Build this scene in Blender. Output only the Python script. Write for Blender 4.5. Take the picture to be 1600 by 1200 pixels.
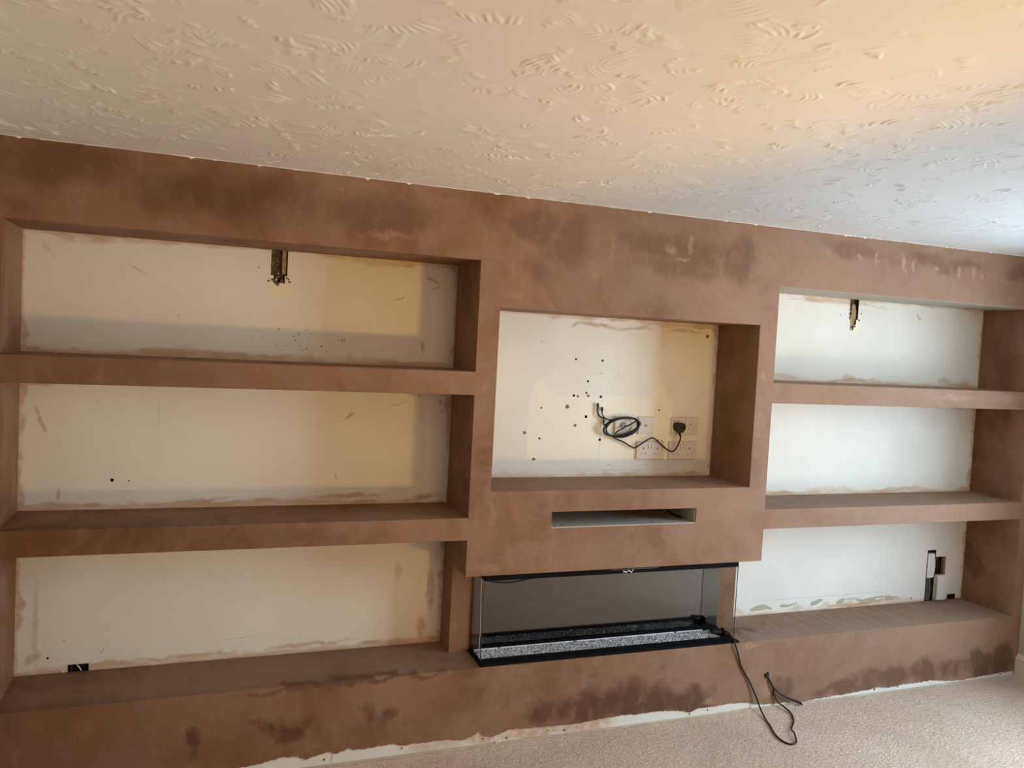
import bpy, bmesh, math, random
import numpy as np
from mathutils import Vector, Matrix
random.seed(7)
rng = np.random.default_rng(11)
for o in list(bpy.data.objects):
    bpy.data.objects.remove(o, do_unlink=True)
SC = bpy.context.scene
COL = SC.collection

# ------------------------------------------------------------------ camera
cam_d = bpy.data.cameras.new('camera')
cam_d.sensor_width = 36.0
cam_d.lens = 1272.1 / 1600.0 * 36.0
cam_d.clip_start = 0.02
cam = bpy.data.objects.new('camera', cam_d)
COL.objects.link(cam)
yaw, pitch, roll = math.radians(20.5514), math.radians(-2.9327), math.radians(2.963)
F = Vector((math.sin(yaw) * math.cos(pitch), math.cos(yaw) * math.cos(pitch), math.sin(pitch)))
R0 = Vector((math.cos(yaw), -math.sin(yaw), 0))
U0 = R0.cross(F)
Rv = math.cos(roll) * R0 + math.sin(roll) * U0
Uv = -math.sin(roll) * R0 + math.cos(roll) * U0
M = Matrix((Rv, Uv, -F)).transposed().to_4x4()
M.translation = Vector((1.1363, -3.2610, 1.7617))
cam.matrix_world = M
SC.camera = cam

# ------------------------------------------------------------------ world, lights, exposure
W = bpy.data.worlds.new('world')
SC.world = W
W.use_nodes = True
W.node_tree.nodes['Background'].inputs[0].default_value = (0.62, 0.78, 1.0, 1)
W.node_tree.nodes['Background'].inputs[1].default_value = 1.0
SC.view_settings.view_transform = 'Standard'
SC.view_settings.look = 'None'
SC.view_settings.gamma = 1.0
SC.view_settings.use_curve_mapping = False
SC.view_settings.exposure = 0.0

# room and joinery sizes (metres). X along the wall, Y into it, Z up; face of the unit at Y = 0
H = 2.38
D = 0.3386
XW0, XW1 = 0.385, 5.5467          # side walls
YR = -5.2                         # wall behind the camera
XL, XC1, XC2, XR = 0.4596, 2.1931, 3.7144, 5.4724
XT0, XT1, ZT0, ZT1 = 2.2888, 3.6153, 1.1189, 1.9053
XS0, XS1, ZV0, ZV1 = 2.5785, 3.3225, 0.9509, 1.0241
ZP, ZO, ZH = 0.3496, 0.7529, 2.098
S2b, S2t, S1b, S1t = 0.910, 1.007, 1.531, 1.630
DP = 0.193
WIN = (-2.10, -1.00, 0.45, 2.15)  # window in the right wall: y0 y1 z0 z1


def area_light(name, loc, target, sx, sy, power, colour):
    l = bpy.data.lights.new(name, 'AREA')
    l.shape = 'RECTANGLE'
    l.size, l.size_y = sx, sy
    l.energy = power
    l.color = colour
    o = bpy.data.objects.new(name, l)
    COL.objects.link(o)
    o.location = loc
    o.rotation_euler = (Vector(target) - Vector(loc)).to_track_quat('-Z', 'Y').to_euler()
    return o


# daylight entering through the window of the right wall
area_light('daylight', (XW1 + 0.10, (WIN[0] + WIN[1]) / 2, (WIN[2] + WIN[3]) / 2),
           (0, (WIN[0] + WIN[1]) / 2, (WIN[2] + WIN[3]) / 2), WIN[1] - WIN[0], WIN[3] - WIN[2], 142.0, (0.62, 0.83, 1.0))


# warm fill light added in the rear-wall window
WR = (2.35, 3.65, 0.95, 2.10)     # x0 x1 z0 z1
area_light('warm_fill', ((WR[0] + WR[1]) / 2, YR - 0.09, (WR[2] + WR[3]) / 2), ((WR[0] + WR[1]) / 2, 0, (WR[2] + WR[3]) / 2),
           WR[1] - WR[0], WR[3] - WR[2], 36.0, (1.0, 0.56, 0.18))


# ------------------------------------------------------------------ node helpers
class N:
    def __init__(s, name, rough=0.85):
        s.m = bpy.data.materials.new(name)
        s.m.use_nodes = True
        s.t = s.m.node_tree
        s.b = s.t.nodes['Principled BSDF']
        s.b.inputs['Roughness'].default_value = rough
        s.b.inputs['Specular IOR Level'].default_value = 0.25
        s.pos = None

    def n(s, typ, ins=None, **kw):
        nd = s.t.nodes.new(typ)
        for k, v in kw.items():
            setattr(nd, k, v)
        for k, v in (ins or {}).items():
            if hasattr(v, 'is_output'):
                s.t.links.new(v, nd.inputs[k])
            else:
                nd.inputs[k].default_value = v
        return nd

    def P(s):
        if s.pos is None:
            s.pos = s.n('ShaderNodeNewGeometry').outputs['Position']
        return s.pos

    def math(s, op, a, b=0.0, c=0.0, clamp=False):
        return s.n('ShaderNodeMath', {0: a, 1: b, 2: c}, operation=op, use_clamp=clamp).outputs[0]

    def noise(s, scale, detail=3.0, rough=0.55, vec=None, stretch=None, dist=0.0, colour=False):
        v = vec if vec is not None else s.P()
        if stretch:
            v = s.n('ShaderNodeVectorMath', {0: v, 1: stretch}, operation='MULTIPLY').outputs[0]
        nd = s.n('ShaderNodeTexNoise', {'Vector': v, 'Scale': scale, 'Detail': detail, 'Roughness': rough, 'Distortion': dist})
        return nd.outputs['Color' if colour else 'Fac']

    def warp(s, scale, amp, detail=3.0):
        c = s.noise(scale, detail, colour=True)
        v = s.n('ShaderNodeVectorMath', {0: c, 1: (0.5, 0.5, 0.5)}, operation='SUBTRACT').outputs[0]
        v = s.n('ShaderNodeVectorMath', {0: v, 1: (amp, amp, amp)}, operation='MULTIPLY').outputs[0]
        return s.n('ShaderNodeVectorMath', {0: s.P(), 1: v}, operation='ADD').outputs[0]

    def ramp(s, f, a, b, lo=0.0, hi=1.0):
        return s.n('ShaderNodeMapRange', {'Value': f, 'From Min': a, 'From Max': b, 'To Min': lo, 'To Max': hi},
                   interpolation_type='SMOOTHSTEP').outputs[0]

    def mix(s, fac, a, b, mode='MIX'):
        nd = s.n('ShaderNodeMix', data_type='RGBA', blend_type=mode)
        for i, v in ((0, fac), (6, a), (7, b)):
            if hasattr(v, 'is_output'):
                s.t.links.new(v, nd.inputs[i])
            elif i and len(v) == 3:
                nd.inputs[i].default_value = (*v, 1)
            else:
                nd.inputs[i].default_value = v
        return nd.outputs[2]

    def blobs(s, vec, lst, ydepth=0.05):
        """max of soft ellipses: (x, y, z, rx, rz, angle_deg, softness, strength)"""
        acc = None
        for (x, y, z, rx, rz, ang, soft, st) in lst:
            mp = s.n('ShaderNodeMapping', {'Vector': vec, 'Location': (x, y, z), 'Rotation': (0, math.radians(-ang), 0),
                                           'Scale': (rx, ydepth, rz)}, vector_type='TEXTURE').outputs[0]
            ln = s.n('ShaderNodeVectorMath', {0: mp}, operation='LENGTH').outputs['Value']
            f = s.ramp(ln, 1.0, 1.0 - soft, 0.0, st)
            acc = f if acc is None else s.math('MAXIMUM', acc, f)
        return acc

    def bump(s, h, dist=0.002, strength=1.0):
        nd = s.n('ShaderNodeBump', {'Height': h, 'Distance': dist, 'Strength': strength})
        s.t.links.new(nd.outputs[0], s.b.inputs['Normal'])

    def out(s, colour):
        if hasattr(colour, 'is_output'):
            s.t.links.new(colour, s.b.inputs['Base Color'])
        else:
            s.b.inputs['Base Color'].default_value = (*colour, 1)
        return s.m


def plain(name, col, rough=0.5, metal=0.0, var=0.0, scale=40.0, spec=0.4):
    n = N(name, rough)
    n.b.inputs['Metallic'].default_value = metal
    n.b.inputs['Specular IOR Level'].default_value = spec
    if var > 0:
        f = n.noise(scale, 3.0)
        return n.out(n.mix(f, tuple(c * (1 - var) for c in col), tuple(min(1, c * (1 + var)) for c in col)))
    return n.out(col)


# ------------------------------------------------------------------ materials
def make_plaster(zlo, zhi):
    n = N('skim_plaster', 0.62)

    def mine(l):
        return [q for q in l if zlo <= q[2] < zhi or (zlo > 2 and XC1 - .1 < q[0] < XC2 + .1 and q[2] > .42)]
    n.b.inputs['Specular IOR Level'].default_value = 0.12
    big = n.noise(1.7, 2.0, 0.6)
    mid = n.noise(6.0, 3.5, 0.65, stretch=(1.0, 1.0, 0.7), dist=0.4)
    fine = n.noise(38.0, 2.0, 0.6)
    c = n.mix(n.ramp(big, 0.32, 0.68), (0.172, 0.079, 0.034), (0.278, 0.149, 0.084))
    c = n.mix(n.ramp(mid, 0.40, 0.70, 0.0, 0.50), c, (0.315, 0.178, 0.108))
    c = n.mix(n.ramp(mid, 0.45, 0.25, 0.0, 0.40), c, (0.155, 0.074, 0.041))
    gp = n.noise(3.6, 3.5, 0.7, dist=0.8)
    c = n.mix(n.ramp(gp, 0.42, 0.66, 0.0, 0.55), c, (0.292, 0.183, 0.135))
    # skim paler and pinker towards the right end, less so deep in the niches; paler brush strokes on the upward faces
    sx = n.n('ShaderNodeSeparateXYZ', {0: n.P()}).outputs[0]
    pale_fac = n.ramp(n.math('ADD', sx, n.math('MULTIPLY', gp, 1.6)), 2.4, 5.0, 0.0, 0.46)
    sy = n.n('ShaderNodeSeparateXYZ', {0: n.P()}).outputs[1]
    pale_fac = n.math('MULTIPLY', pale_fac, n.ramp(sy, 0.16, 0.0, 0.15, 1.0))
    c = n.mix(pale_fac, c, (0.350, 0.232, 0.175))
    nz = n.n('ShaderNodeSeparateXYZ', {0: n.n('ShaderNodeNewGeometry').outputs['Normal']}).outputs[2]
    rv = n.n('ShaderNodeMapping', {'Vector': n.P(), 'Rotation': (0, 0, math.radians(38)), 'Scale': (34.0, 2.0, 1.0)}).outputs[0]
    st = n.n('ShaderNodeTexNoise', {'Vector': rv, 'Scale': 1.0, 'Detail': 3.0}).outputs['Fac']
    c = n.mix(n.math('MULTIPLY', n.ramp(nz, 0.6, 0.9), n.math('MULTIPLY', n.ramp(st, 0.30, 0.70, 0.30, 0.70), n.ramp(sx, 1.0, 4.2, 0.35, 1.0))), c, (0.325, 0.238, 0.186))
    # damp, still drying areas (darker); two broad ellipses in head just darken the left end
    wv = n.warp(7.0, 0.16, 3.5)
    wv2 = n.warp(4.0, 0.22, 3.0)
    damp = n.blobs(wv, mine([
        (1.118, 0, .165, .070, .078, 0, .7, 1), (1.120, 0, .095, .045, .060, 0, .8, .8),
        (1.385, 0, .180, .075, .068, 0, .65, 1), (1.485, 0, .170, .080, .085, 0, .65, 1), (1.560, 0, .205, .045, .045, 0, .8, .7),
        (1.890, 0, .200, .062, .050, 0, .75, 1), (1.805, 0, .185, .036, .070, 0, .8, .85), (1.850, 0, .170, .065, .034, 0, .8, .6),
        (1.50, 0, .335, .09, .035, 0, .7, .7), (1.66, 0, .34, .10, .022, 0, .7, .6),
        (2.58, 0, .120, .15, .095, 0, .6, .9), (2.80, 0, .120, .20, .135, 0, .6, 1), (2.99, 0, .120, .20, .145, 0, .6, 1),
        (3.18, 0, .095, .20, .125, 0, .6, 1), (3.36, 0, .085, .17, .105, 0, .6, 1), (3.46, 0, .115, .06, .10, 0, .7, .6),
        (3.90, 0, .085, .08, .10, 25, .6, .65), (3.87, 0, .145, .04, .05, 0, .8, .6),
        (4.25, 0, .055, .22, .060, 0, .6, .75), (4.42, 0, .085, .16, .090, 0, .6, .7), (4.62, 0, .080, .2, .080, 0, .6, .75),
        (4.85, 0, .100, .16, .11, 0, .6, .8), (5.05, 0, .090, .15, .09, 0, .6, .75), (5.25, 0, .085, .16, .12, 0, .5, .9),
        (5.42, 0, .100, .12, .13, 0, .5, .9),
    ]))
    head = n.blobs(wv2, mine([
        (0.30, 0, 1.10, 1.70, 1.8, 0, .9, .62), (0.30, 0, .20, 1.5, .6, 0, .9, .55), (0.62, 0, 2.30, .45, .12, 0, .8, .7), (1.20, 0, 2.26, .55, .13, 0, .8, .75), (1.75, 0, 2.24, .45, .10, 0, .8, .5),
        (2.42, 0, 2.27, .16, .12, 0, .5, .55), (2.60, 0, 2.22, .16, .16, 0, .6, .5), (2.45, 0, 2.08, .14, .10, 0, .8, .45),
        (2.98, 0, 2.24, .22, .11, 0, .6, .55), (3.25, 0, 2.23, .24, .12, 0, .6, .6), (3.48, 0, 2.19, .16, .15, 0, .6, .6),
        (3.15, 0, 2.14, .36, .08, 0, .7, .5), (4.15, 0, 2.30, .25, .05, 0, .7, .45), (4.75, 0, 2.29, .40, .055, 0, .7, .5),
        (5.35, 0, 2.28, .25, .07, 0, .7, .6), (5.44, .24, .60, .06, .14, 0, .5, .7), (5.44, .14, 1.00, .06, .10, 0, .6, .6),
        (2.19, .18, 1.95, .05, .2, 0, .7, .5), (5.47, .18, 1.85, .05, .3, 0, .7, .4),
    ]), ydepth=0.11)
    edge = n.blobs(wv, mine([(1.72, 0, .343, .62, .020, 0, .6, .8), (3.75, .15, .35, .10, .02, 0, .6, .7), (3.95, .2, .35, .09, .02, 0, .7, .5)]), ydepth=0.1)
    dm = None
    for q in (damp, head, edge):
        if q is not None:
            dm = q if dm is None else n.math('MAXIMUM', dm, q)
    dm = n.math('MULTIPLY', dm, n.ramp(n.noise(11.0, 3.0, 0.7, stretch=(1.6, 1.0, 0.6)), 0.28, 0.52, 0.45, 1.0))
    c = n.mix(dm, c, n.mix(0.85, c, (0.095, 0.046, 0.030)))
    # paler scuffs and dried ridges
    wv3 = n.warp(16.0, 0.07, 2.0)
    sc = n.blobs(wv3, mine([
        (3.10, 0, 2.22, .05, .035, 10, .8, .55), (3.20, 0, 2.25, .020, .06, 0, .8, .5), (3.17, 0, 2.185, .05, .014, 5, .8, .6),
        (2.80, 0, 2.20, .018, .09, 0, .8, .35), (2.72, 0, 2.09, .06, .05, 0, .9, .35),
        (3.99, 0, 2.29, .02, .03, 20, .7, .6), (4.19, 0, 2.28, .03, .012, 0, .8, .6), (4.30, 0, 2.285, .016, .05, 0, .7, .65),
        (4.48, 0, 2.27, .018, .06, 15, .7, .75), (4.54, 0, 2.265, .02, .045, 0, .7, .75), (4.70, 0, 2.26, .03, .02, 30, .8, .6),
        (4.86, 0, 2.262, .022, .045, 0, .7, .8), (4.97, 0, 2.258, .014, .05, 10, .7, .6), (5.03, 0, 2.245, .016, .03, 30, .8, .55),
        (3.655, 0, 1.66, .020, .03, 30, .7, .45), (3.650, 0, 1.555, .010, .014, 0, .7, .45), (3.648, 0, 1.47, .012, .02, 0, .7, .45),
        (3.645, 0, 1.43, .010, .02, 0, .7, .45), (3.645, 0, 1.38, .012, .02, 0, .7, .4),
        (1.80, 0, 2.165, .16, .022, 3, .9, .35), (4.9, 0, 1.585, .22, .02, 0, .9, .5), (5.3, 0, 1.59, .16, .03, 0, .9, .45),
        (3.69, 0, .33, .09, .012, 0, .8, .5), (3.80, 0, .10, .045, .06, 0, .8, .55), (3.46, 0, .075, .06, .025, 0, .8, .5),
        (2.30, 0, 1.02, .02, .07, 0, .9, .3), (2.24, 0, 1.57, .02, .03, 0, .8, .35), (2.36, 0, 1.97, .05, .03, 0, .9, .3),
        (2.3, 0, .790, .12, .03, 0, .9, .25),
    ]))
    sc = n.math('MULTIPLY', sc, n.ramp(n.noise(48.0, 4.0, 0.7), 0.30, 0.52))
    c = n.mix(sc, c, (0.46, 0.30, 0.20))
    # general fine speckle of dried skim
    sp = n.math('MULTIPLY', n.ramp(n.noise(24.0, 3.5, 0.75), 0.60, 0.72), n.ramp(n.noise(3.0, 3.0), 0.48, 0.62, 0.0, 0.30))
    c = n.mix(sp, c, (0.44, 0.285, 0.205))
    c = n.mix(n.ramp(fine, 0.3, 0.7, 0.0, 0.10), c, (0.12, 0.07, 0.05))
    h = n.math('ADD', n.math('MULTIPLY', mid, 1.0), n.math('MULTIPLY', fine, 0.35))
    n.bump(h, 0.0025, 0.35)
    return n.out(c)


RECTS = [(XL, XC1, S1t, ZH), (XL, XC1, S2t, S1b), (XL, XC1, ZP, S2b), (XT0, XT1, ZT0, ZT1),
         (XC2, XR, S1t, ZH), (XC2, XR, S2t, S1b), (XC2, XR, ZP, S2b)]


def make_back_paint(rect):
    n = N('cream_wall_paint', 0.7)

    def mine(l):
        return [q for q in l if rect[0] - .08 < q[0] < rect[1] + .08 and rect[2] - .06 < q[2] < rect[3] + .06]
    is_tv = abs(rect[0] - XT0) < 1e-6
    big = n.noise(2.6, 3.0)
    c = n.mix(n.ramp(big, 0.3, 0.7), (0.760, 0.728, 0.655), (0.805, 0.780, 0.718))
    sep = n.n('ShaderNodeSeparateXYZ', {0: n.warp(5.0, 0.030, 5.0)})
    x, z = sep.outputs[0], sep.outputs[2]
    acc = None
    bot = None
    for (a, b, lo, hi) in [rect]:
        dx = n.math('SUBTRACT', n.math('ABSOLUTE', n.math('SUBTRACT', x, (a + b) / 2)), (b - a) / 2)
        dz = n.math('SUBTRACT', n.math('ABSOLUTE', n.math('SUBTRACT', z, (lo + hi) / 2)), (hi - lo) / 2)
        m = n.math('MAXIMUM', dx, dz)
        acc = m if acc is None else n.math('MINIMUM', acc, m)
        # foot of the panel only, over its own span
        inb = n.math('MAXIMUM', dx, n.math('SUBTRACT', n.math('ABSOLUTE', n.math('SUBTRACT', z, lo)), 0.045))
        bot = inb if bot is None else n.math('MINIMUM', bot, inb)
    var = n.noise(2.3, 4.0, 0.65, stretch=(1.0, 1.0, 2.2))
    thick = n.ramp(var, 0.42, 0.66, 0.004, 0.034)
    e = n.ramp(n.math('ADD', acc, thick), -0.010, 0.006)
    strk = n.ramp(n.noise(30.0, 4.0, 0.6, stretch=(0.25, 1.0, 1.0)), 0.35, 0.62, 0.45, 1.0)
    c = n.mix(n.math('MULTIPLY', n.math('MULTIPLY', e, strk), 0.70), c, (0.50, 0.285, 0.140))
    f = n.ramp(n.math('ADD', bot, n.ramp(n.noise(3.1, 4.0, 0.7), 0.45, 0.7, 0.030, -0.012)), 0.010, -0.012, 0.0, 0.55)
    c = n.mix(n.math('MULTIPLY', f, strk), c, (0.58, 0.36, 0.19))
    patch = None
    if is_tv:      # fresh filler patch round the television sockets
        s2 = n.n('ShaderNodeSeparateXYZ', {0: n.warp(9.0, 0.035, 4.0)})
        px = n.ramp(n.math('SUBTRACT', n.math('ABSOLUTE', n.math('SUBTRACT', s2.outputs[0], 2.975)), 0.395), 0.006, -0.006)
        pz = n.ramp(n.math('SUBTRACT', n.math('ABSOLUTE', n.math('SUBTRACT', s2.outputs[2], 1.36)), 0.155), 0.006, -0.006)
        pk = n.blobs(n.warp(16.0, 0.03, 4.0), [(2.635, D, 1.525, .055, .075, 0, .25, 1), (2.69, D, 1.51, .05, .03, 0, .25, 1),
                                               (3.285, D, 1.53, .045, .065, 0, .25, 1), (3.06, D, 1.505, .10, .025, 0, .3, 1)])
        patch = n.math('MAXIMUM', n.math('MULTIPLY', px, pz), pk)
        c = n.mix(n.math('MULTIPLY', patch, 0.75), c, (0.885, 0.83, 0.69))
    cl = mine([(1.414, D, 1.948, .056, .050, 0, .15, .8), (4.505, D, 1.945, .05, .06, 0, .5, .5)])
    if cl:
        c = n.mix(n.blobs(n.warp(14.0, 0.012), cl), c, (0.87, 0.79, 0.58))
    # brown smears of plaster
    wq = n.warp(11.0, 0.045, 4.0)
    sm = n.blobs(wq, mine([
        (2.93, D, 1.868, .17, .018, -2, .7, .75), (3.12, D, 1.858, .16, .012, 2, .8, .6), (2.80, D, 1.862, .05, .014, 30, .8, .6),
        (3.42, D, 1.862, .16, .016, 0, .8, .6), (1.93, D, 1.93, .04, .006, 22, .6, .8), (2.08, D, 2.02, .06, .012, -25, .8, .7),
        (2.10, D, 1.99, .03, .006, 30, .7, .7), (0.86, D, 1.975, .06, .006, -20, .7, .45), (0.55, D, 2.03, .06, .012, -50, .9, .35),
        (1.73, D, 1.40, .035, .007, 32, .6, .65), (0.525, D, 1.38, .012, .045, 18, .6, .7), (0.545, D, 1.34, .012, .03, 15, .6, .6),
        (0.60, D, 1.07, .012, .03, 8, .7, .6), (0.58, D, 1.035, .06, .012, 0, .8, .65), (1.15, D, 1.04, .14, .010, 3, .8, .6),
        (1.75, D, 1.045, .20, .016, 2, .7, .7), (2.10, D, 1.04, .09, .022, 4, .7, .8), (2.13, D, .60, .028, .12, 0, .5, .55),
        (2.10, D, .42, .035, .07, 0, .6, .6), (1.98, D, .70, .022, .06, 0, .6, .35), (1.82, D, .865, .04, .016, 0, .7, .35),
        (1.70, D, .855, .06, .012, -15, .9, .25), (1.60, D, .385, .26, .014, 2, .8, .65), (1.05, D, .375, .3, .012, 1, .8, .55),
        (0.52, D, .42, .05, .022, 40, .7, .55), (0.53, D, .55, .018, .25, 0, .8, .35), (4.10, D, 2.075, .12, .007, 6, .8, .35),
        (4.62, D, 2.07, .20, .010, -5, .9, .35), (4.97, D, 2.03, .03, .010, -35, .6, .6), (4.02, D, 1.518, .10, .008, 0, .7, .5),
        (4.45, D, 1.518, .16, .007, 0, .8, .35), (4.95, D, 1.03, .14, .012, 8, .7, .45), (4.1, D, 1.018, .2, .007, 0, .8, .4),
        (4.78, D, .372, .28, .016, 3, .6, .75), (4.62, D, .40, .12, .010, 5, .7, .5), (1.95, D, 1.46, .08, .005, 25, .8, .45),
        (2.02, D, 1.50, .05, .010, -5, .8, .5), (2.14, D, 1.47, .006, .014, 0, .5, .9), (2.15, D, 1.43, .005, .008, 0, .5, .9),
        (2.05, D, 1.72, .014, .05, 6, .6, .5),
    ]), ydepth=0.02)
    sm = n.math('MULTIPLY', sm, n.ramp(n.noise(26.0, 4.0, 0.65), 0.28, 0.55, 0.35, 1.0))
    c = n.mix(sm, c, (0.44, 0.245, 0.118))
    # small dark specks and scratches
    cl = mine([(1.52, D, 1.74, .36, .07, 4, .7, 1.0), (2.98, D, 1.66, .16, .05, 0, .8, .8), (0.66, D, .44, .16, .07, 12, .6, 1.0)])
    if cl:
        vor = n.n('ShaderNodeTexVoronoi', {'Vector': n.P(), 'Scale': 52.0}).outputs['Distance']
        cl = n.blobs(n.warp(5.0, 0.2), cl)
        dots = n.math('MULTIPLY', n.ramp(vor, 0.24, 0.15), n.math('MULTIPLY', cl, n.ramp(n.noise(17.0, 1.0), 0.46, 0.53)))
        c = n.mix(dots, c, (0.25, 0.17, 0.11))
    ll = mine([(2.965, D, 1.31, .0018, .17, 0, .6, .5), (3.0, D, 1.150, .62, .0015, 0, .6, .4), (0.955, D, 1.40, .0016, .11, 0, .7, .4),
               (4.45, D, .425, .75, .0016, 0, .6, .45), (3.45, D, 1.425, .10, .0012, 0, .6, .35), (3.47, D, 1.33, .09, .0012, 0, .6, .35),
               (3.45, D, 1.30, .10, .0012, 0, .6, .3), (3.585, D, 1.3, .0012, .16, 0, .6, .3), (1.68, D, 1.13, .0025, .016, 8, .5, .9),
               (2.075, D, 1.28, .0015, .016, 0, .5, .8), (1.30, D, .437, .09, .0014, 3, .5, .5)])
    if ll:
        c = n.mix(n.blobs(n.P(), ll, ydepth=0.02), c, (0.28, 0.22, 0.17))
    n.bump(n.math('ADD', n.noise(75.0, 2.0), n.noise(14.0, 2.0)), 0.0008, 0.5)
    return n.out(c)


def make_ceiling():
    n = N('textured_ceiling_paint', 0.42)
    c = n.mix(n.noise(1.2, 2.0), (0.76, 0.745, 0.71), (0.82, 0.805, 0.775))
    n.bump(n.noise(120.0, 3.0), 0.0006, 0.4)
    return n.out(c)


def make_carpet():
    n = N('beige_carpet', 0.95)
    n.b.inputs['Specular IOR Level'].default_value = 0.1
    a = n.noise(2.2, 4.0, 0.6, dist=0.6)
    b = n.noise(150.0, 3.0, 0.7, stretch=(1.0, 0.6, 1.0))
    g = n.noise(70.0, 3.0, 0.6, stretch=(0.5, 1.0, 1.0), dist=1.2)
    c = n.mix(n.ramp(a, 0.3, 0.7), (0.62, 0.455, 0.355), (0.74, 0.565, 0.455))
    c = n.mix(n.ramp(b, 0.35, 0.65, 0.0, 0.5), c, (0.85, 0.685, 0.57))
    c = n.mix(n.ramp(g, 0.52, 0.35, 0.0, 0.30), c, (0.42, 0.29, 0.22))
    n.bump(n.math('ADD', n.math('MULTIPLY', b, 0.6), g), 0.012, 1.0)
    return n.out(c)


def make_board():
    n = N('bare_plasterboard', 0.8)
    wv = n.warp(12.0, 0.04, 4.0)
    c = n.mix(n.noise(6.0, 3.0), (0.70, 0.68, 0.63), (0.78, 0.77, 0.73))
    st = n.blobs(wv, [(2.30, 0, .045, .10, .06, 0, .6, .9), (2.55, 0, .04, .24, .06, 0, .6, .85), (2.80, 0, .04, .20, .06, 0, .6, .85),
                      (2.10, 0, .03, .18, .045, 0, .7, .6), (1.655, 0, .03, .006, .03, 0, .4, .9), (3.7, 0, .006, .25, .012, 0, .6, .6),
                      (2.0, 0, .02, .05, .012, 0, .7, .5)])
    st = n.math('MULTIPLY', st, n.ramp(n.noise(30.0, 4.0, 0.7), 0.3, 0.6, 0.3, 1.0))
    c = n.mix(st, c, (0.52, 0.34, 0.20))
    c = n.mix(n.ramp(n.noise(22.0, 5.0, 0.7), 0.62, 0.72, 0.0, 0.5), c, (0.45, 0.30, 0.19))
    n.bump(n.noise(60.0), 0.001, 0.4)
    return n.out(c)


def make_glass():
    m = bpy.data.materials.new('clear_glass')
    m.use_nodes = True
    t = m.node_tree
    t.nodes.clear()
    o = t.nodes.new('ShaderNodeOutputMaterial')
    mx = t.nodes.new('ShaderNodeMixShader')
    tr = t.nodes.new('ShaderNodeBsdfTransparent')
    tr.inputs[0].default_value = (0.93, 0.955, 0.945, 1)
    gl = t.nodes.new('ShaderNodeBsdfGlossy')
    gl.inputs['Roughness'].default_value = 0.02
    lw = t.nodes.new('ShaderNodeLayerWeight')
    pw = t.nodes.new('ShaderNodeMath')
    pw.operation = 'POWER'
    t.links.new(lw.outputs['Facing'], pw.inputs[0])
    pw.inputs[1].default_value = 5.0
    ma = t.nodes.new('ShaderNodeMath')
    ma.operation = 'MULTIPLY_ADD'
    t.links.new(pw.outputs[0], ma.inputs[0])
    ma.inputs[1].default_value = 0.95
    ma.inputs[2].default_value = 0.04
    t.links.new(ma.outputs[0], mx.inputs[0])
    t.links.new(tr.outputs[0], mx.inputs[1])
    t.links.new(gl.outputs[0], mx.inputs[2])
    t.links.new(mx.outputs[0], o.inputs[0])
    return m


def make_crystal():
    n = N('silver_crystal', 0.12)
    n.b.inputs['Specular IOR Level'].default_value = 1.0
    r = n.n('ShaderNodeNewGeometry').outputs['Random Per Island']
    return n.out(n.mix(n.ramp(r, 0.25, 0.95), (0.20, 0.21, 0.24), (0.95, 0.97, 1.0)))


MAT = dict(
    plaster=make_plaster(0.42, 2.05), plaster_top=make_plaster(2.05, 9), plaster_low=make_plaster(-1, 0.42), ceiling=make_ceiling(), carpet=make_carpet(), board=make_board(), glass=make_glass(),
    **{'paint%d' % i: make_back_paint(r) for i, r in enumerate(RECTS)},
    wallpaint=plain('plain_cream_paint', (0.50, 0.45, 0.375), 0.7, var=0.05, scale=4.0),
    skirting=plain('satin_cream_skirting', (0.72, 0.66, 0.57), 0.4, var=0.04, scale=9.0),
    white_plastic=plain('white_plastic', (0.78, 0.76, 0.74), 0.35, var=0.02),
    socket=plain('socket_plastic', (0.66, 0.615, 0.59), 0.35, var=0.03),
    socket_hi=plain('rocker_plastic', (0.72, 0.67, 0.64), 0.3, var=0.02),
    black=plain('black_rubber', (0.012, 0.012, 0.013), 0.42),
    blackmetal=plain('black_metal', (0.007, 0.007, 0.008), 0.7, var=0.2, spec=0.05),
    mirror=plain('dark_mirror', (0.15, 0.147, 0.142), 0.07, metal=1.0, var=0.03, scale=3.0),
    void=plain('dark_cavity', (0.030, 0.024, 0.020), 0.9, var=0.4, scale=60.0),
    brick=plain('rough_mortar', (0.16, 0.125, 0.085), 0.95, var=0.75, scale=70.0),
    tan=plain('tan_fibre', (0.36, 0.255, 0.14), 0.9, var=0.3, scale=50.0),
    steel=plain('dull_steel', (0.55, 0.53, 0.50), 0.4, metal=0.9, var=0.15),
    grey_cable=plain('grey_cable', (0.12, 0.115, 0.11), 0.5, var=0.2),
    adhesive=plain('green_grey_adhesive', (0.46, 0.42, 0.31), 0.8, var=0.2, scale=45.0),
    brownplug=plain('brown_wall_plug', (0.20, 0.115, 0.07), 0.6, var=0.3),
    crystal=make_crystal(),
    slotboard=plain('shaded_slot_board', (0.46, 0.44, 0.40), 0.85, var=0.15, scale=30.0),  # white slot board darkened to stand in for shade in the slot
    led=plain('opal_strip', (0.86, 0.88, 0.92), 0.25),
    foil=plain('crumpled_film', (0.75, 0.74, 0.72), 0.2),
    lamp_yellow=plain('yellow_lamp_paint', (0.62, 0.40, 0.03), 0.4),
    timber=plain('pale_timber', (0.42, 0.28, 0.16), 0.7, var=0.2, scale=12.0),
    soffit=plain('pale_soffit_board', (0.46, 0.40, 0.33), 0.8, var=0.12, scale=14.0),
    strip=plain('pale_wood_strip', (0.50, 0.40, 0.30), 0.7, var=0.3, scale=25.0),
)


# ------------------------------------------------------------------ mesh helpers
def bm_new():
    return bmesh.new()


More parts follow.
